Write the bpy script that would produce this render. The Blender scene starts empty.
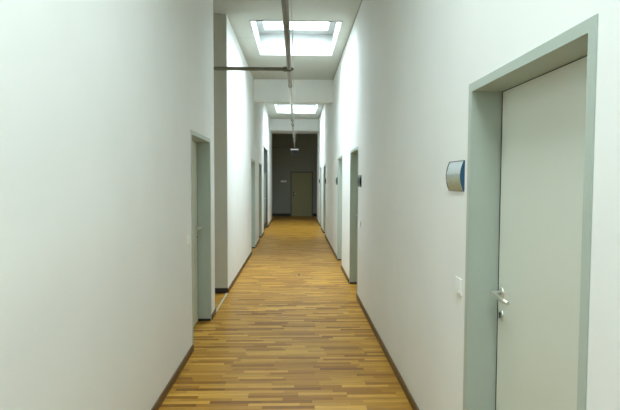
import bpy, bmesh, math, random
from mathutils import Matrix, Vector
random.seed(7)
scene = bpy.context.scene

# ------------------------------------------------------------------ camera
cam_data = bpy.data.cameras.new('camera')
cam_data.sensor_fit = 'HORIZONTAL'
cam_data.sensor_width = 36.0
cam_data.lens = 500.0 / 620.0 * 36.0
cam_data.clip_start = 0.02
cam = bpy.data.objects.new('camera', cam_data)
scene.collection.objects.link(cam)
R3 = Matrix(((0.99962, -0.02736, 0.00343), (0.00209, -0.04912, -0.99879), (0.02749, 0.99842, -0.04905)))
rot = Matrix((R3[0], -Vector(R3[1]), -Vector(R3[2]))).transposed()
cam.matrix_world = Matrix.Translation((0, 0, 1.65)) @ rot.to_4x4()
scene.camera = cam

# ------------------------------------------------------------------ sky and exposure
world = bpy.data.worlds.new('overcast_sky')
scene.world = world
world.use_nodes = True
bg = world.node_tree.nodes['Background']
bg.inputs['Color'].default_value = (0.86, 0.96, 1.0, 1)
# overcast sky, brightest overhead
wt = world.node_tree
w_tc = wt.nodes.new('ShaderNodeTexCoord')
w_sep = wt.nodes.new('ShaderNodeSeparateXYZ')
wt.links.new(w_tc.outputs['Generated'], w_sep.inputs[0])
w_cl = wt.nodes.new('ShaderNodeMath'); w_cl.operation = 'MAXIMUM'; w_cl.inputs[1].default_value = 0.0
wt.links.new(w_sep.outputs['Z'], w_cl.inputs[0])
w_pw = wt.nodes.new('ShaderNodeMath'); w_pw.operation = 'POWER'; w_pw.inputs[1].default_value = 1.5
wt.links.new(w_cl.outputs[0], w_pw.inputs[0])
w_ma = wt.nodes.new('ShaderNodeMath'); w_ma.operation = 'MULTIPLY_ADD'
w_ma.inputs[1].default_value = 30.0
w_ma.inputs[2].default_value = 7.0
wt.links.new(w_pw.outputs[0], w_ma.inputs[0])
wt.links.new(w_ma.outputs[0], bg.inputs['Strength'])
vs = scene.view_settings
vs.view_transform = 'Standard'
vs.look = 'None'
vs.gamma = 1.0
vs.use_curve_mapping = False
vs.exposure = 0.70
scene.cycles.use_denoising = True
scene.cycles.max_bounces = 24
scene.cycles.diffuse_bounces = 16
scene.cycles.sample_clamp_indirect = 8

# dimensions of the corridor
XL, XR = -1.0, 0.857
CZ = 4.01
SKY = [(-1.6, 2.9), (7.52, 9.55), (15.62, 17.68)]  # first opening is out of view, stretched to even the light on near walls
SX0, SX1 = -0.695, 0.68
Y0, YE, YW = -4.2, 20.75, 22.98          # back wall, corridor mouth, far wall
PANE_Z = 4.43

for a, b in SKY:
    ld = bpy.data.lights.new('skylight_daylight_portal', 'AREA')
    ld.shape = 'RECTANGLE'
    ld.size = SX1 - SX0
    ld.size_y = b - a
    ld.cycles.is_portal = True
    lo = bpy.data.objects.new('skylight_daylight_portal', ld)
    lo.location = ((SX0 + SX1) / 2, (a + b) / 2, PANE_Z + 0.06)
    scene.collection.objects.link(lo)


# ------------------------------------------------------------------ materials
def mat(name, col, rough=0.6, metal=0.0, noise=0.0, scale=8.0, bump=0.0, spec=0.5, bscale=None):
    m = bpy.data.materials.new(name)
    m.use_nodes = True
    nt = m.node_tree
    b = nt.nodes['Principled BSDF']
    b.inputs['Base Color'].default_value = (*col, 1)
    b.inputs['Roughness'].default_value = rough
    b.inputs['Metallic'].default_value = metal
    b.inputs['Specular IOR Level'].default_value = spec
    geo = nt.nodes.new('ShaderNodeNewGeometry')
    if noise > 0:
        n = nt.nodes.new('ShaderNodeTexNoise')
        n.inputs['Scale'].default_value = scale
        n.inputs['Detail'].default_value = 5
        nt.links.new(geo.outputs['Position'], n.inputs['Vector'])
        r = nt.nodes.new('ShaderNodeMapRange')
        r.inputs['From Min'].default_value = 0.3
        r.inputs['From Max'].default_value = 0.7
        r.inputs['To Min'].default_value = 1 - noise
        r.inputs['To Max'].default_value = 1.0
        nt.links.new(n.outputs['Fac'], r.inputs['Value'])
        mx = nt.nodes.new('ShaderNodeVectorMath')
        mx.operation = 'SCALE'
        mx.inputs[0].default_value = col
        nt.links.new(r.outputs['Result'], mx.inputs['Scale'])
        nt.links.new(mx.outputs['Vector'], b.inputs['Base Color'])
    if bump > 0:
        n2 = nt.nodes.new('ShaderNodeTexNoise')
        n2.inputs['Scale'].default_value = bscale or 90
        n2.inputs['Detail'].default_value = 4
        nt.links.new(geo.outputs['Position'], n2.inputs['Vector'])
        bp = nt.nodes.new('ShaderNodeBump')
        bp.inputs['Strength'].default_value = bump
        bp.inputs['Distance'].default_value = 0.004
        nt.links.new(n2.outputs['Fac'], bp.inputs['Height'])
        nt.links.new(bp.outputs['Normal'], b.inputs['Normal'])
    return m


M_WALL = mat('painted_plaster', (0.82, 0.84, 0.825), 0.75, noise=0.04, scale=1.6, bump=0.12, spec=0.25)
M_FRAME = mat('grey_green_door_frame', (0.42, 0.485, 0.43), 0.4, noise=0.03, scale=5, spec=0.45)
M_LEAF = mat('pale_door_leaf', (0.65, 0.685, 0.61), 0.42, noise=0.03, scale=3, spec=0.4)
M_OLIVE = mat('olive_door_leaf', (0.36, 0.34, 0.19), 0.5, noise=0.05, scale=3)
M_DKFRAME = mat('dark_door_frame', (0.13, 0.135, 0.11), 0.5)
M_SEAL = mat('black_rubber_seal', (0.015, 0.017, 0.014), 0.7)
M_BASE = mat('dark_brown_skirting', (0.17, 0.095, 0.034), 0.5, noise=0.3, scale=14, spec=0.25)
M_DKBASE = mat('black_brown_skirting', (0.03, 0.022, 0.015), 0.5, noise=0.3, scale=14)
M_STEEL = mat('brushed_steel', (0.78, 0.77, 0.72), 0.38, metal=1.0, noise=0.08, scale=60)
M_DARKM = mat('dark_lock_cylinder', (0.05, 0.05, 0.045), 0.4, metal=0.6)
M_WHITE = mat('white_switch_plastic', (0.80, 0.81, 0.77), 0.35)
M_SKYF = mat('white_skylight_frame', (0.50, 0.52, 0.51), 0.5, noise=0.02)
M_PIPE = mat('grey_painted_pipe', (0.20, 0.19, 0.145), 0.55, noise=0.12, scale=12)
M_PIPE2 = mat('light_grey_pipe', (0.52, 0.53, 0.48), 0.35, noise=0.1, scale=12)
M_FIT = mat('dark_pipe_fitting', (0.22, 0.22, 0.18), 0.5, noise=0.2, scale=20)
M_ALU = mat('aluminium_trim', (0.66, 0.63, 0.54), 0.35, metal=0.5, noise=0.1, scale=30)
M_SIGNRIM = mat('grey_brown_sign_rim', (0.28, 0.26, 0.22), 0.4, metal=0.5)
M_BLUE = mat('deep_blue_end_cap', (0.014, 0.075, 0.14), 0.4)
M_NAVY = mat('near_black_end_cap', (0.012, 0.018, 0.022), 0.45)
M_TEALGREY = mat('dark_teal_sign_face', (0.06, 0.09, 0.10), 0.4, noise=0.2, scale=40)
M_LAMPW = mat('white_lamp_housing', (0.85, 0.86, 0.84), 0.4)
M_TEAL = mat('dark_blue_panel', (0.05, 0.08, 0.11), 0.3)
M_TRANSOM = mat('dark_transom_panel', (0.03, 0.035, 0.032), 0.5)
M_GREYLEAF = mat('blue_grey_door_leaf', (0.24, 0.29, 0.28), 0.5, noise=0.03, scale=3)
M_CABLE = mat('pale_cable', (0.50, 0.50, 0.46), 0.5)
M_BRASS = mat('dark_brass_cover', (0.12, 0.08, 0.035), 0.5, metal=0.5)
M_BRASS2 = mat('worn_brass_ring', (0.50, 0.38, 0.20), 0.45, metal=0.4)


def ceiling_material():
    m = mat('ceiling_board', (0.54, 0.56, 0.51), 0.8, spec=0.2)
    nt = m.node_tree
    b = nt.nodes['Principled BSDF']
    geo = nt.nodes.new('ShaderNodeNewGeometry')
    sep = nt.nodes.new('ShaderNodeSeparateXYZ')
    nt.links.new(geo.outputs['Position'], sep.inputs[0])
    a = nt.nodes.new('ShaderNodeMath'); a.operation = 'SUBTRACT'; a.inputs[1].default_value = 8.44
    nt.links.new(sep.outputs['Y'], a.inputs[0])
    p = nt.nodes.new('ShaderNodeMath'); p.operation = 'PINGPONG'; p.inputs[1].default_value = 2.025
    nt.links.new(a.outputs[0], p.inputs[0])
    l = nt.nodes.new('ShaderNodeMath'); l.operation = 'LESS_THAN'; l.inputs[1].default_value = 0.008
    nt.links.new(p.outputs[0], l.inputs[0])
    mx = nt.nodes.new('ShaderNodeMix'); mx.data_type = 'RGBA'
    mx.inputs['A'].default_value = (0.54, 0.56, 0.51, 1)
    mx.inputs['B'].default_value = (0.42, 0.43, 0.39, 1)
    nt.links.new(l.outputs[0], mx.inputs['Factor'])
    nt.links.new(mx.outputs['Result'], b.inputs['Base Color'])
    return m


def parquet_material():
    m = bpy.data.materials.new('strip_parquet')
    m.use_nodes = True
    nt = m.node_tree
    N, L = nt.nodes, nt.links
    b = N['Principled BSDF']
    geo = N.new('ShaderNodeNewGeometry')
    sep = N.new('ShaderNodeSeparateXYZ')
    L.new(geo.outputs['Position'], sep.inputs[0])

    def math_(op, a, c=None):
        n = N.new('ShaderNodeMath'); n.operation = op
        for i, v in enumerate((a, c)):
            if v is None: continue
            if isinstance(v, (int, float)): n.inputs[i].default_value = v
            else: L.new(v, n.inputs[i])
        return n.outputs[0]

    W, LEN = 0.046, 0.38
    yr = math_('DIVIDE', sep.outputs['Y'], W)
    row = math_('FLOOR', yr)
    wn = N.new('ShaderNodeTexWhiteNoise'); wn.noise_dimensions = '1D'
    L.new(row, wn.inputs['W'])
    off = math_('MULTIPLY', wn.outputs['Value'], 17.0)
    xr = math_('ADD', math_('DIVIDE', sep.outputs['X'], LEN), off)
    colm = math_('FLOOR', xr)
    cmb = N.new('ShaderNodeCombineXYZ')
    L.new(row, cmb.inputs[0]); L.new(colm, cmb.inputs[1])
    wn2 = N.new('ShaderNodeTexWhiteNoise'); wn2.noise_dimensions = '2D'
    L.new(cmb.outputs[0], wn2.inputs['Vector'])
    ramp = N.new('ShaderNodeValToRGB')
    e = ramp.color_ramp.elements
    e[0].position = 0.0; e[0].color = (0.214, 0.083, 0.007, 1)
    e[1].position = 1.0; e[1].color = (0.599, 0.333, 0.054, 1)
    for p, c in ((0.18, (0.320, 0.140, 0.012, 1)), (0.45, (0.395, 0.194, 0.020, 1)), (0.75, (0.470, 0.248, 0.030, 1))):
        k = e.new(p); k.color = c
    L.new(wn2.outputs['Value'], ramp.inputs[0])
    # grain running along each strip (across the corridor)
    gv = N.new('ShaderNodeCombineXYZ')
    L.new(math_('MULTIPLY', sep.outputs['X'], 5.0), gv.inputs[0])
    L.new(math_('MULTIPLY', sep.outputs['Y'], 110.0), gv.inputs[1])
    L.new(math_('MULTIPLY', wn2.outputs['Value'], 40.0), gv.inputs[2])
    gn = N.new('ShaderNodeTexNoise'); gn.inputs['Scale'].default_value = 1.0; gn.inputs['Detail'].default_value = 4
    L.new(gv.outputs[0], gn.inputs['Vector'])
    gr = N.new('ShaderNodeMapRange')
    gr.inputs['From Min'].default_value = 0.25; gr.inputs['From Max'].default_value = 0.75
    gr.inputs['To Min'].default_value = 0.72; gr.inputs['To Max'].default_value = 1.22
    L.new(gn.outputs['Fac'], gr.inputs['Value'])
    # joints
    fy = math_('FRACT', yr); fx = math_('FRACT', xr)
    dy = math_('MINIMUM', fy, math_('SUBTRACT', 1.0, fy))
    dx = math_('MINIMUM', fx, math_('SUBTRACT', 1.0, fx))
    jy = math_('LESS_THAN', dy, 0.018)
    jx = math_('LESS_THAN', dx, 0.003)
    j = math_('MAXIMUM', jy, jx)
    jm = math_('SUBTRACT', 1.0, math_('MULTIPLY', j, 0.35))
    sc = math_('MULTIPLY', gr.outputs['Result'], jm)
    vm = N.new('ShaderNodeVectorMath'); vm.operation = 'SCALE'
    L.new(ramp.outputs[0], vm.inputs[0]); L.new(sc, vm.inputs['Scale'])
    L.new(vm.outputs[0], b.inputs['Base Color'])
    rr = N.new('ShaderNodeMapRange')
    rr.inputs['To Min'].default_value = 0.26; rr.inputs['To Max'].default_value = 0.42
    b.inputs['Specular IOR Level'].default_value = 0.2
    L.new(gn.outputs['Fac'], rr.inputs['Value'])
    L.new(rr.outputs['Result'], b.inputs['Roughness'])
    bp = N.new('ShaderNodeBump'); bp.inputs['Strength'].default_value = 0.25; bp.inputs['Distance'].default_value = 0.001
    L.new(sc, bp.inputs['Height']); L.new(bp.outputs['Normal'], b.inputs['Normal'])
    return m


def glass_material(name, tint):
    m = bpy.data.materials.new(name)
    m.use_nodes = True
    nt = m.node_tree
    nt.nodes.clear()
    out = nt.nodes.new('ShaderNodeOutputMaterial')
    t = nt.nodes.new('ShaderNodeBsdfTransparent'); t.inputs[0].default_value = (*tint, 1)
    g = nt.nodes.new('ShaderNodeBsdfGlossy'); g.inputs['Roughness'].default_value = 0.05
    mx = nt.nodes.new('ShaderNodeMixShader'); mx.inputs[0].default_value = 0.05
    nt.links.new(t.outputs[0], mx.inputs[1]); nt.links.new(g.outputs[0], mx.inputs[2])
    nt.links.new(mx.outputs[0], out.inputs[0])
    return m


def sign_material():
    """printed insert: pale blue upper band, beige lower band, faint illegible smudges"""
    m = mat('printed_sign_insert', (0.6, 0.6, 0.5), 0.35)
    nt = m.node_tree; N, L = nt.nodes, nt.links
    b = N['Principled BSDF']
    tc = N.new('ShaderNodeTexCoord')
    sep = N.new('ShaderNodeSeparateXYZ'); L.new(tc.outputs['Generated'], sep.inputs[0])
    r = N.new('ShaderNodeValToRGB')
    e = r.color_ramp.elements
    e[0].position = 0.0; e[0].color = (0.42, 0.40, 0.24, 1)
    e[1].position = 1.0; e[1].color = (0.50, 0.57, 0.60, 1)
    for p, c in ((0.40, (0.44, 0.45, 0.33, 1)), (0.50, (0.36, 0.40, 0.38, 1)), (0.54, (0.36, 0.40, 0.38, 1)), (0.60, (0.52, 0.58, 0.58, 1))):
        k = e.new(p); k.color = c
    L.new(sep.outputs['Z'], r.inputs[0])
    n = N.new('ShaderNodeTexNoise'); n.inputs['Scale'].default_value = 14; n.inputs['Detail'].default_value = 3
    L.new(tc.outputs['Generated'], n.inputs['Vector'])
    mr = N.new('ShaderNodeMapRange'); mr.inputs['From Min'].default_value = 0.35; mr.inputs['From Max'].default_value = 0.65
    mr.inputs['To Min'].default_value = 0.82; mr.inputs['To Max'].default_value = 1.08
    L.new(n.outputs['Fac'], mr.inputs['Value'])
    vm = N.new('ShaderNodeVectorMath'); vm.operation = 'SCALE'
    L.new(r.outputs[0], vm.inputs[0]); L.new(mr.outputs['Result'], vm.inputs['Scale'])
    L.new(vm.outputs[0], b.inputs['Base Color'])
    return m


M_CEIL = ceiling_material()
M_FLOOR = parquet_material()
M_GLASS = glass_material('skylight_glass', (0.81, 0.83, 0.84))
M_GLASS2 = glass_material('dusty_skylight_glass', (0.485, 0.495, 0.49))  # dark tint added to weaken daylight from the unseen overhead skylight
M_SIGN = sign_material()


# ------------------------------------------------------------------ mesh helpers
def box(bm, x0, x1, y0, y1, z0, z1):
    x0, x1 = min(x0, x1), max(x0, x1); y0, y1 = min(y0, y1), max(y0, y1)
    v = [bm.verts.new((x, y, z)) for x in (x0, x1) for y in (y0, y1) for z in (z0, z1)]
    for f in ((0, 1, 3, 2), (4, 6, 7, 5), (0, 4, 5, 1), (2, 3, 7, 6), (0, 2, 6, 4), (1, 5, 7, 3)):
        bm.faces.new([v[i] for i in f])


def tube(bm, pts, r, seg=14, taper=None):
    """round tube along a polyline, capped"""
    rings = []
    pts = [Vector(p) for p in pts]
    for i, p in enumerate(pts):
        if i == 0: t = pts[1] - p
        elif i == len(pts) - 1: t = p - pts[i - 1]
        else: t = (pts[i + 1] - p).normalized() + (p - pts[i - 1]).normalized()
        t.normalize()
        a = t.cross(Vector((0, 0, 1)))
        if a.length < 0.01: a = t.cross(Vector((1, 0, 0)))
        a.normalize(); c = t.cross(a)
        rr = r if taper is None else r * taper[i]
        rings.append([bm.verts.new(p + rr * (math.cos(2 * math.pi * k / seg) * a + math.sin(2 * math.pi * k / seg) * c)) for k in range(seg)])
    for r0, r1 in zip(rings, rings[1:]):
        for k in range(seg):
            bm.faces.new((r0[k], r0[(k + 1) % seg], r1[(k + 1) % seg], r1[k]))
    bm.faces.new(rings[0]); bm.faces.new(rings[-1][::-1])


def obj(name, bm, m, parent=None, smooth=False, bevel=0.0):
    bmesh.ops.recalc_face_normals(bm, faces=bm.faces)
    me = bpy.data.meshes.new(name)
    bm.to_mesh(me); bm.free()
    me.materials.append(m)
    if smooth:
        for p in me.polygons: p.use_smooth = len(p.vertices) == 4
    o = bpy.data.objects.new(name, me)
    scene.collection.objects.link(o)
    if parent: o.parent = parent
    if bevel:
        mod = o.modifiers.new('bevel', 'BEVEL'); mod.width = bevel; mod.segments = 3; mod.limit_method = 'ANGLE'
    return o


def empty(name, loc):
    o = bpy.data.objects.new(name, None)
    o.empty_display_size = 0.1
    o.location = loc
    scene.collection.objects.link(o)
    return o


def tag(o, label, cat, group=None, kind=None):
    o['label'] = label; o['category'] = cat
    if group: o['group'] = group
    if kind: o['kind'] = kind
    return o


def struct(name, bm, m, label, cat, **k):
    return tag(obj(name, bm, m, **k), label, cat, kind='structure')


def copy_tree(o, parent=None):
    c = o.copy()
    scene.collection.objects.link(c)
    if parent: c.parent = parent
    for ch in list(o.children): copy_tree(ch, c)
    return c


# ------------------------------------------------------------------ openings (clear width, clear height)
TOP = 2.085
DOORS_R = [(1.464, 2.437), (6.95, 7.90), (9.36, 10.26), (14.72, 15.64), (17.12, 18.02)]
DOORS_L = [(4.825, 5.815), (11.19, 12.10), (13.42, 14.42)]
PASS = (6.135, 7.285)      # full-height side passage on the left
CROSS = (15.40, 17.45, 2.70)     # tall dark side opening on the left

# ------------------------------------------------------------------ structure
bm = bmesh.new()
box(bm, -4.6, 4.2, Y0 - 0.3, YW + 0.3, -0.2, 0)
struct('floor', bm, M_FLOOR, 'strip parquet floor of golden brown wood laid across the corridor', 'floor')

WT = 0.34


def wall_slabs(bm, side, X, y0, y1, ops, ztop=CZ):
    """wall along Y with recesses for doors (front layer .2 deep) and a closed back layer"""
    a = X; b = X + side * 0.2; c = X + side * WT
    y = y0
    for (p, q, h) in sorted(ops):
        box(bm, a, b, y, p, 0, ztop)
        box(bm, a, b, p, q, h, ztop)
        y = q
    box(bm, a, b, y, y1, 0, ztop)
    box(bm, b, c, y0, y1, 0, ztop)


G = 0.03   # frame lining sits in this margin
bm = bmesh.new()
wall_slabs(bm, 1, XR, Y0, YE, [(p - G, q + G, TOP + G) for p, q in DOORS_R])
struct('wall_right', bm, M_WALL, 'long white plaster wall on the right side with five recessed doors', 'wall')
bm = bmesh.new()
wall_slabs(bm, -1, XL, Y0, PASS[0], [(DOORS_L[0][0] - G, DOORS_L[0][1] + G, TOP + G)])
# passage walls and the wall beyond the passage
wall_slabs(bm, -1, XL, PASS[1] + 0.001, YE, [(p - G, q + G, TOP + G) for p, q in DOORS_L[1:]] + [CROSS])
struct('wall_left', bm, M_WALL, 'long white plaster wall on the left side broken by a full-height side passage', 'wall')

M_PASS = mat('greige_plaster', (0.63, 0.63, 0.55), 0.75, noise=0.04, scale=1.6, bump=0.1, spec=0.2)  # greige taken darker than the corridor walls for the dimness of the passage
bm = bmesh.new()
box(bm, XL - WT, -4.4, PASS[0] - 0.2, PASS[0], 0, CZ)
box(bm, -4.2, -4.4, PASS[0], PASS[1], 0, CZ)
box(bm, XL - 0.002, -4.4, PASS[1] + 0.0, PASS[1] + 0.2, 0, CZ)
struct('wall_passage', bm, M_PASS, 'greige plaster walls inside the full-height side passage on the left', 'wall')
bm = bmesh.new()
box(bm, XL - WT, XR + WT, Y0 - 0.2, Y0, 0, CZ)
struct('wall_back', bm, M_WALL, 'white plaster wall closing the corridor behind the viewer', 'wall')

# crossing hall at the far end
EDX0, EDX1, EDT = -0.215, 0.715, 2.005
M_ENDW = mat('grey_painted_plaster', (0.33, 0.34, 0.29), 0.75, noise=0.04, scale=1.6, bump=0.1, spec=0.2)  # darkness of the unlit end hall put into the plaster colour
bm = bmesh.new()
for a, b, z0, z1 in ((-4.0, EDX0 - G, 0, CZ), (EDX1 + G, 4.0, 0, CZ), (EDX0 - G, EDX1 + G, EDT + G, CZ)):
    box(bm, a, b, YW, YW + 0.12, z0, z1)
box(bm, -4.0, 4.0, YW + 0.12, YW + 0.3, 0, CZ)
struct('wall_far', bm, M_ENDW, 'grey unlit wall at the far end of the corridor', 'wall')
bm = bmesh.new()
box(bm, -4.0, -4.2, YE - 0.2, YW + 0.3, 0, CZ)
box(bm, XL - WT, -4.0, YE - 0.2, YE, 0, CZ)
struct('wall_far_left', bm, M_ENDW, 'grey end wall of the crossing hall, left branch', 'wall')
bm = bmesh.new()
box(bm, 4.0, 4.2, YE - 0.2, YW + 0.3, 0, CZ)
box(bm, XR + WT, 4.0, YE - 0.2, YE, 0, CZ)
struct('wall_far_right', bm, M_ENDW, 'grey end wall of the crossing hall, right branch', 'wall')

# ceiling with three skylight openings
bm = bmesh.new()
y = Y0 - 0.2
for a, b in SKY:
    box(bm, -4.6, 4.2, y, a, CZ, CZ + 0.25)
    box(bm, -4.6, SX0, a, b, CZ, CZ + 0.25)
    box(bm, SX1, 4.2, a, b, CZ, CZ + 0.25)
    y = b
box(bm, -4.6, 4.2, y, YW + 0.3, CZ, CZ + 0.25)
struct('ceiling', bm, M_CEIL, 'high off-white ceiling boards with skylight openings', 'ceiling')

# downstand beams between the skylight bays
BEAM_TXT = ['white ceiling beam overhead, nearest of the corridor', 'white ceiling beam spanning the corridor between the two visible skylights',
            'white ceiling beam where the corridor meets the dark end hall']
for i, (a, b) in enumerate(((4.5, 4.76), (11.84, 12.10), (19.39, 20.75))):
    bm = bmesh.new()
    box(bm, XL, XR, a, b, 3.57 if i == 2 else 3.49, CZ)
    struct('trim_%d' % (i + 1), bm, M_WALL, BEAM_TXT[i], 'beam')

# shadow joint between ceiling and right wall
bm = bmesh.new()
for a, b in ((Y0, 4.5), (4.76, 11.84), (12.10, 19.39)):
    box(bm, XR - 0.012, XR, a, b, CZ - 0.014, CZ)
struct('trim_4', bm, mat('grey_ceiling_joint', (0.34, 0.35, 0.31), 0.7), 'thin grey edge strip between ceiling and right wall', 'trim')

# aluminium strip on the floor along the mouth of the side passage
bm = bmesh.new()
box(bm, XL - 0.02, XL + 0.006, PASS[0] + 0.01, PASS[1] - 0.01, 0, 0.006)
struct('trim_5', bm, M_ALU, 'pale metal threshold strip on the floor across the side passage', 'threshold', bevel=0.002)

# skylights
SKY_TXT = ['bright skylight overhead, nearest bay of the corridor', 'large bright skylight in the first visible ceiling bay', 'bright skylight beyond the middle ceiling beam']
for i, (a, b) in enumerate(SKY):
    w = tag(empty('window_%d' % (i + 1), (0, a, CZ)), SKY_TXT[i], 'skylight', kind='structure')
    D = b - a
    h0, h1 = 0.0, PANE_Z - CZ
    t = 0.02
    bm = bmesh.new()     # lined shaft above the ceiling
    box(bm, SX0 - t, SX0, -t, D + t, h0 + 0.25, h1)
    box(bm, SX1, SX1 + t, -t, D + t, h0 + 0.25, h1)
    box(bm, SX0, SX1, -t, 0, h0 + 0.25, h1)
    box(bm, SX0, SX1, D, D + t, h0 + 0.25, h1)
    obj('shaft_lining', bm, M_SKYF, w)
    bm = bmesh.new()     # slim lipping round the mouth
    for x0, x1, y0, y1 in ((SX0, SX0 + .014, 0, D), (SX1 - .014, SX1, 0, D), (SX0 + .014, SX1 - .014, 0, .014), (SX0 + .014, SX1 - .014, D - .014, D)):
        box(bm, x0, x1, y0, y1, -0.012, 0.25)
    obj('mouth_trim', bm, M_SKYF, w)
    bm = bmesh.new()     # sash frame carrying the pane
    fx, fy = 0.11, 0.24
    box(bm, SX0, SX0 + fx, 0, D, h1 - 0.03, h1 + 0.06)
    box(bm, SX1 - fx, SX1, 0, D, h1 - 0.03, h1 + 0.06)
    box(bm, SX0 + fx, SX1 - fx, 0, fy, h1 - 0.03, h1 + 0.06)
    box(bm, SX0 + fx, SX1 - fx, D - fy, D, h1 - 0.03, h1 + 0.06)
    obj('window_frame', bm, M_SKYF, w, bevel=0.006)
    bm = bmesh.new()
    box(bm, SX0 + fx, SX1 - fx, fy, D - fy, h1 + 0.02, h1 + 0.026)
    obj('pane', bm, M_GLASS2 if i == 0 else M_GLASS, w)


# ------------------------------------------------------------------ skirting boards
def skirting(name, runs, side, X, label, extra=()):
    bm = bmesh.new()
    for a, b in runs: box(bm, X, X - side * 0.014, a, b, 0, 0.066)
    for e in extra: box(bm, *e)
    return struct(name, bm, M_BASE, label, 'skirting board', bevel=0.003)


def gaps(y0, y1, ops):
    out, y = [], y0
    for p, q in ops:
        out.append((y, p)); y = q
    out.append((y, y1))
    return out


FW = 0.042   # width of frame face on the wall
skirting('baseboard_right', gaps(Y0, YE, [(p - FW, q + FW) for p, q in DOORS_R]), 1, XR, 'dark brown skirting board along the right wall')
skirting('baseboard_left', [(Y0, DOORS_L[0][0] - FW), (DOORS_L[0][1] + FW, PASS[0])] +
         gaps(PASS[1] - 0.014, YE, [(p - FW, q + FW) for p, q in DOORS_L[1:]] + [(CROSS[0], CROSS[1])]), -1, XL,
         'dark brown skirting board along the left wall')
bm = bmesh.new()
box(bm, -4.2, XL, PASS[1] - 0.014, PASS[1], 0, 0.072)
box(bm, -4.2, XL, PASS[0], PASS[0] + 0.014, 0, 0.072)
struct('baseboard_passage', bm, M_DKBASE, 'near black skirting board inside the side passage', 'skirting board')
bm = bmesh.new()
box(bm, -4.0, EDX0 - 0.05, YW - 0.014, YW, 0, 0.13)
box(bm, EDX1 + 0.05, 4.0, YW - 0.014, YW, 0, 0.13)
struct('baseboard_far', bm, M_DKBASE, 'near black skirting board along the far wall', 'skirting board')

# ------------------------------------------------------------------ doors
REC = 0.145


def make_handle(parent, T, s, hd, dn):
    """lever + rosettes; T maps (depth into wall, along, up) to local; dn = direction of the lever along the wall"""
    bm = bmesh.new()
    c = T(REC, hd, 1.108)
    tube(bm, [T(REC + .002, hd, 1.108), T(REC - .008, hd, 1.108)], 0.026, 20)
    r = obj('rosette', bm, M_STEEL, parent, smooth=True)
    bm = bmesh.new()
    pts = [T(REC - .006, hd, 1.108), T(REC - .035, hd, 1.108), T(REC - .047, hd + dn * .004, 1.108), T(REC - .054, hd + dn * .016, 1.108),
           T(REC - .055, hd + dn * .05, 1.108), T(REC - .053, hd + dn * .12, 1.103), T(REC - .050, hd + dn * .182, 1.100)]
    tube(bm, pts, 0.0105, 12, (1, 1, 1, 1, 1, .95, .85))
    obj('door_handle', bm, M_STEEL, parent, smooth=True)
    bm = bmesh.new()
    tube(bm, [T(REC + .002, hd, .998), T(REC - .008, hd, .998)], 0.026, 20)
    k = obj('lock_rosette', bm, M_STEEL, parent, smooth=True)
    bm = bmesh.new()
    tube(bm, [T(REC + .0, hd, 1.004), T(REC - .012, hd, 1.004)], 0.0085, 12)
    a, b = T(REC, hd - .004, .984), T(REC - .012, hd + .004, 1.003)
    box(bm, a[0], b[0], a[1], b[1], a[2], b[2])
    obj('lock_cylinder', bm, M_DARKM, parent)


def make_door(n, side, X, y0, y1, label, leaf_m=M_LEAF, frame_m=M_FRAME, handle_far=True):
    d = tag(empty('door_%d' % n, (X, y0, 0)), label, 'door', kind='structure')
    w = y1 - y0
    T = lambda dep, al, z: (side * dep, al, z)

    def B(bm, d0, d1, a0, a1, z0, z1): box(bm, side * d0, side * d1, a0, a1, z0, z1)
    bm = bmesh.new()
    F = FW + 0.0
    # jamb linings and head, full recess depth, with the proud face border
    B(bm, 0.0, 0.198, -0.029, 0, 0.03, TOP + 0.029)
    B(bm, 0.0, 0.198, w, w + 0.029, 0.03, TOP + 0.029)
    B(bm, 0.0, 0.198, 0, w, TOP, TOP + 0.029)
    B(bm, -0.004, 0.0, -F, 0, 0.0, TOP + .041)
    B(bm, -0.004, 0.0, w, w + F, 0.0, TOP + .041)
    B(bm, -0.004, 0.0, 0, w, TOP, TOP + .041)
    obj('door_frame', bm, frame_m, d)
    bm = bmesh.new()      # dark plinth strips at the foot of the jambs
    B(bm, -0.002, 0.15, -0.029, 0.002, 0, 0.03)
    B(bm, -0.002, 0.15, w - 0.002, w + 0.029, 0, 0.03)
    obj('plinth_strip', bm, M_DKBASE, d)
    bm = bmesh.new()
    B(bm, REC + .001, REC + .012, 0, 0.012, 0, TOP)
    B(bm, REC + .001, REC + .012, w - 0.012, w, 0, TOP)
    B(bm, REC + .001, REC + .012, 0.012, w - .012, TOP - 0.003, TOP)
    B(bm, REC + .025, REC + .04, 0, w, 0, 0.02)
    obj('door_seal', bm, M_SEAL, d)
    bm = bmesh.new()
    B(bm, REC, REC + 0.042, 0.011, w - 0.011, 0.008, TOP - 0.003)
    leaf = obj('door_leaf', bm, leaf_m, d, bevel=0.002)
    hd = w - 0.056 if handle_far else 0.068
    make_handle(leaf, T, side, hd, -1 if handle_far else 1)
    return d


dn = 1
TXT_R = ['large pale door in grey-green steel frame nearest on the right wall',
         'second recessed door on the right wall, between two small wall signs',
         'third recessed door on the right wall, small sign on its far side',
         'fourth recessed door on the right wall, small sign on its near side',
         'fifth and farthest recessed door on the right wall']
for (a, b), t in zip(DOORS_R, TXT_R):
    make_door(dn, 1, XR, a, b, t); dn += 1
TXT_L = ['pale recessed door on the left wall just before the side passage',
         'grey-green framed door on the left wall, first beyond the side passage',
         'grey-green framed door on the left wall beside the tall dark opening']
for (a, b), t in zip(DOORS_L, TXT_L):
    make_door(dn, -1, XL, a, b, t); dn += 1

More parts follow.
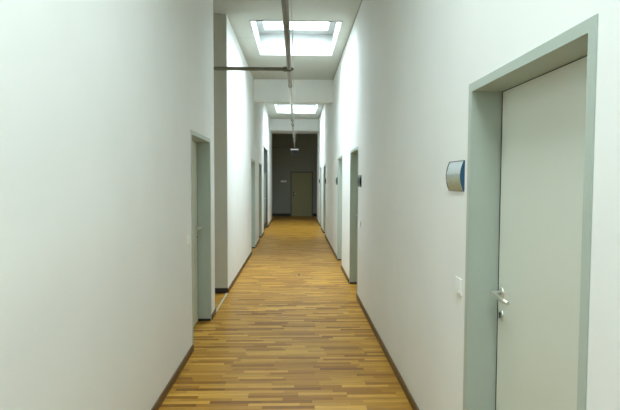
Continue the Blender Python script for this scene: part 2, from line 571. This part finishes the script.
# olive door in the far wall
d = tag(empty('door_%d' % dn, (EDX0, YW, 0)), 'olive door with dark frame in the far wall', 'door', kind='structure')
w = EDX1 - EDX0
bm = bmesh.new()
box(bm, -G, 0, 0, 0.1, 0, EDT + G); box(bm, w, w + G, 0, 0.1, 0, EDT + G); box(bm, 0, w, 0, 0.1, EDT, EDT + G)
box(bm, -0.05, 0, -0.008, 0, 0, EDT + .05); box(bm, w, w + .05, -0.008, 0, 0, EDT + .05); box(bm, 0, w, -0.008, 0, EDT, EDT + .05)
obj('door_frame', bm, M_DKFRAME, d)
bm = bmesh.new()
box(bm, 0.004, w - 0.004, 0.03, 0.07, 0.006, EDT - 0.004)
leaf = obj('door_leaf', bm, M_OLIVE, d, bevel=0.003)
bm = bmesh.new()
box(bm, 0.07, 0.105, 0.018, 0.03, 0.93, 1.12)
pl = obj('handle_plate', bm, M_DARKM, leaf, bevel=0.002)
bm = bmesh.new()
tube(bm, [(.088, .02, 1.04), (.088, -.015, 1.04), (.10, -.022, 1.04), (.20, -.022, 1.04)], .01, 10)
obj('door_handle', bm, M_STEEL, leaf, smooth=True)

# tall dark double door with a transom
op = tag(empty('door_%d' % (dn + 1), (XL, CROSS[0], 0)), 'tall dark-framed double door with high dark transom, last on the left wall', 'door', kind='structure')
cw, ch, LZ = CROSS[1] - CROSS[0], CROSS[2], 1.86
bm = bmesh.new()
box(bm, 0.004, -0.19, 0, 0.04, 0, ch); box(bm, 0.004, -0.19, cw - .04, cw, 0, ch); box(bm, 0.004, -0.19, .04, cw - .04, ch - .04, ch)
box(bm, -0.05, -0.13, .04, cw - .04, LZ, LZ + .06)
obj('door_frame', bm, M_DKFRAME, op)
bm = bmesh.new(); box(bm, -0.075, -0.10, .04, cw - .04, LZ + .06, ch - .04)
obj('transom', bm, M_TRANSOM, op)
for a, b in ((.045, cw / 2 - .004), (cw / 2 + .004, cw - .045)):
    bm = bmesh.new(); box(bm, -0.065, -0.105, a, b, .006, LZ - .004)
    lf = obj('door_leaf', bm, M_GREYLEAF, op, bevel=0.003)
    bm = bmesh.new(); box(bm, -0.060, -0.066, a + .01, b - .01, .01, .20)
    obj('kick_plate', bm, M_DKBASE, lf)
bm = bmesh.new(); tube(bm, [(-.066, cw / 2 + .07, 1.05), (-.03, cw / 2 + .07, 1.05), (-.02, cw / 2 + .08, 1.05), (-.02, cw / 2 + .19, 1.05)], .01, 10)
obj('door_handle', bm, M_STEEL, lf, smooth=True)


# ------------------------------------------------------------------ wall signs
def make_sign(cap_m, face_m):
    """curved plate: face bows off the wall, blue end caps; local X points into the room (-) , Y along the wall"""
    L_, H_ = 0.245, 0.156
    root = empty('wall_sign', (0, 0, 0))

    def dep(z): return 0.004 + 0.018 * (1 - (2 * z / H_) ** 2)
    NZ = 14
    zs = [-H_ / 2 + H_ * i / NZ for i in range(NZ + 1)]

    def shell(bm, y0, y1, inner, outer, z0=-1e9, z1=1e9):
        pr = [(-(dep(z) + outer), z) for z in zs if z0 <= z <= z1]
        pr += [(-(dep(z) + inner), z) for z in reversed(zs) if z0 <= z <= z1] if inner is not None else [(0, zs[-1]), (0, zs[0])]
        A = [bm.verts.new((x, y0, z)) for x, z in pr]; Bv = [bm.verts.new((x, y1, z)) for x, z in pr]
        bm.faces.new(A); bm.faces.new(Bv[::-1])
        for i in range(len(pr)):
            j = (i + 1) % len(pr)
            bm.faces.new((A[i], A[j], Bv[j], Bv[i]))
    bm = bmesh.new(); shell(bm, 0.004, L_ - 0.004, None, -0.0015)
    obj('back_plate', bm, M_SIGNRIM, root)
    bm = bmesh.new(); shell(bm, 0.006, L_ - 0.012, -0.0015, 0.0)
    obj('printed_insert', bm, face_m, root)
    for y0, y1 in ((0, 0.004), (L_ - 0.004, L_)):
        bm = bmesh.new(); shell(bm, y0, y1, None, 0.0015)
        o = obj('end_cap', bm, cap_m, root); o['label'] = 'deep blue end cap' if cap_m is M_BLUE else 'near black end cap'
    bm = bmesh.new()
    for z in (-H_ / 2, H_ / 2):
        box(bm, -0.0075, 0, 0.002, L_ - .002, z - 0.0025, z + 0.0025)
    box(bm, -dep(0) - .0005, -0.001, L_ - .012, L_ - .004, -.03, .03)
    obj('edge_rail', bm, M_SIGNRIM, root)
    return root


SIGN_TXT = ['curved door sign with blue end cap beside the nearest large door on the right',
            'small dark wall sign on the near side of the second right-hand door',
            'small dark wall sign on the far side of the third right-hand door',
            'small dark wall sign on the near side of the fourth right-hand door',
            'tiny wall sign beyond the fifth right-hand door']
proto = None
for i, (yy, t) in enumerate(zip((2.527, 6.56, 10.36, 14.38, 18.14), SIGN_TXT)):
    if i == 0: s = make_sign(M_BLUE, M_SIGN)
    elif i == 1: s = proto = make_sign(M_NAVY, M_TEALGREY)
    else: s = copy_tree(proto)
    s.location = (XR, yy, (1.676, 1.645, 1.640, 1.635, 1.631)[i])
    tag(s, t, 'sign', 'curved signs beside the right-hand doors')
# flat label plate on the far wall
root = tag(empty('notice_plate', (-0.58, YW, 1.605)), 'small pale horizontal plate on the far wall left of the olive door', 'sign')
bm = bmesh.new(); box(bm, -0.15, 0.15, -0.012, 0, -0.06, 0.06)
obj('backing', bm, M_SIGNRIM, root, bevel=0.003)
bm = bmesh.new(); box(bm, -0.135, 0.135, -0.015, -0.0121, -0.045, 0.045)
obj('face', bm, M_LAMPW, root)


# ------------------------------------------------------------------ light switches
def make_switch(side):
    root = empty('light_switch', (0, 0, 0))
    bm = bmesh.new(); box(bm, 0, -side * 0.009, -0.042, 0.042, -0.042, 0.042)
    obj('switch_plate', bm, M_WHITE, root, bevel=0.003)
    bm = bmesh.new()
    v = [(-side * .0089, .014), (-side * .014, -.029), (-side * .0089, -.029), (-side * .0115, .029), (-side * .0089, .029)]
    prof = [(-side * .0088, -.029), (-side * .0155, -.029), (-side * .0105, .029), (-side * .0088, .029)]
    A = [bm.verts.new((x, -.029, z)) for x, z in prof]; Bv = [bm.verts.new((x, .029, z)) for x, z in prof]
    bm.faces.new(A); bm.faces.new(Bv[::-1])
    for i in range(4): bm.faces.new((A[i], A[(i + 1) % 4], Bv[(i + 1) % 4], Bv[i]))
    obj('rocker', bm, M_WHITE, root)
    return root


sw = make_switch(1); sw.location = (XR, 2.578, 1.10)
tag(sw, 'white rocker light switch below the curved sign at the nearest door', 'light switch', 'light switches')
s2 = copy_tree(sw); s2.location = (XR, 6.64, 1.07)
tag(s2, 'white light switch beside the second right-hand door', 'light switch', 'light switches')
s3 = make_switch(-1); s3.location = (XL, 4.62, 1.10)
tag(s3, 'white light switch on the left wall beside its first door', 'light switch', 'light switches')

# ------------------------------------------------------------------ ceiling pipe
PX, PZ = -0.094, 3.08
pipe = tag(empty('ceiling_pipe', (PX, 0, PZ)), 'grey pipe hung below the ceiling along the whole corridor with a side branch', 'pipe')
PE = 21.85
bm = bmesh.new(); tube(bm, [(0, Y0 - .02, 0), (0, 7.62, 0)], 0.029, 20)
o = obj('main_pipe', bm, M_PIPE, pipe, smooth=True); o['label'] = 'thicker grey-brown front run of pipe'
bm = bmesh.new(); tube(bm, [(0, 7.62, 0), (0.01, PE, 0)], 0.023, 16)
o = obj('main_pipe', bm, M_PIPE2, pipe, smooth=True); o['label'] = 'thinner light grey rear run of pipe'
bm = bmesh.new(); tube(bm, [(-.02, 6.52, 0), (-4.1 - PX, 6.52, 0)], 0.025, 16)
o = obj('branch_pipe', bm, M_PIPE, pipe, smooth=True); o['label'] = 'branch turning into the side passage'
bm = bmesh.new(); tube(bm, [(0.01, PE, 0), (-3.9, PE, 0)], 0.018, 12)
o = obj('branch_pipe', bm, M_PIPE, pipe, smooth=True); o['label'] = 'thin branch in the end hall'
bm = bmesh.new()
tube(bm, [(0, 6.45, 0), (0, 6.59, 0)], 0.036, 20)
tube(bm, [(0, 6.52, 0), (-.075, 6.52, 0)], 0.033, 20)
tube(bm, [(.03, 6.52, 0), (.055, 6.52, 0)], 0.018, 12)
obj('tee_fitting', bm, M_FIT, pipe, smooth=True)
for yy in (7.6, 12.9, 17.0):
    bm = bmesh.new(); tube(bm, [(0, yy, 0), (0, yy + .07, 0)], 0.034, 20)
    obj('coupling', bm, M_FIT, pipe, smooth=True)
for yy in (4.63, 11.97, 20.1):
    bm = bmesh.new()
    tube(bm, [(0, yy - .012, 0), (0, yy + .012, 0)], 0.034, 16)
    tube(bm, [(0, yy, .03), (0, yy, (3.572 if yy > 19 else 3.492) - PZ)], 0.005, 8)
    obj('hanger', bm, M_FIT, pipe)
bm = bmesh.new(); tube(bm, [(.052, Y0 - .02, .02), (.052, 11.0, .02), (.05, 19.4, .015)], 0.004, 8)
tube(bm, [(.052, 19.38, .015), (.052, 19.38, 3.56 - PZ)], 0.004, 8)
obj('cable', bm, M_CABLE, pipe, smooth=True)

# ------------------------------------------------------------------ lamp at the end of the pipe
lamp = tag(empty('hanging_emergency_lamp', (-0.08, 21.7, 3.06)), 'small white-topped emergency lamp hanging at the far end of the ceiling pipe', 'lamp')
bm = bmesh.new(); tube(bm, [(0, 0, .0), (0, 0, -.05)], .02, 10)
obj('stem', bm, M_DARKM, lamp)
bm = bmesh.new(); box(bm, -.18, .18, -.05, .05, -.11, -.045)
obj('lamp_housing', bm, M_LAMPW, lamp, bevel=0.012)
M_GLOW = mat('lit_lamp_diffuser', (0.8, 0.82, 0.84), 0.4)
M_GLOW.node_tree.nodes['Principled BSDF'].inputs['Emission Color'].default_value = (0.9, 0.95, 1.0, 1)
M_GLOW.node_tree.nodes['Principled BSDF'].inputs['Emission Strength'].default_value = 0.3
bm = bmesh.new(); box(bm, -.16, .16, -.054, -.0505, -.10, -.055)
obj('lamp_diffuser', bm, M_GLOW, lamp)
bm = bmesh.new()
prof = [(-.11, -.11), (.11, -.11), (.09, -.22), (.03, -.34), (-.03, -.34), (-.09, -.22)]
A = [bm.verts.new((x, -.02, z)) for x, z in prof]; Bv = [bm.verts.new((x, .02, z)) for x, z in prof]
bm.faces.new(A); bm.faces.new(Bv[::-1])
for i in range(6): bm.faces.new((A[i], A[(i + 1) % 6], Bv[(i + 1) % 6], Bv[i]))
o = obj('lower_panel', bm, M_TEAL, lamp); o['label'] = 'dark blue panel tapering downwards'

# ------------------------------------------------------------------ floor plug
fp = tag(empty('floor_plug', (0.05, 8.64, 0)), 'small dark round cover set in the parquet mid-corridor', 'floor plug')
bm = bmesh.new(); tube(bm, [(0, 0, 0), (0, 0, .004)], .045, 24)
obj('rim', bm, M_BRASS2, fp)
bm = bmesh.new(); tube(bm, [(0, 0, .004), (0, 0, .012)], .026, 20)
obj('cap', bm, M_BRASS, fp)
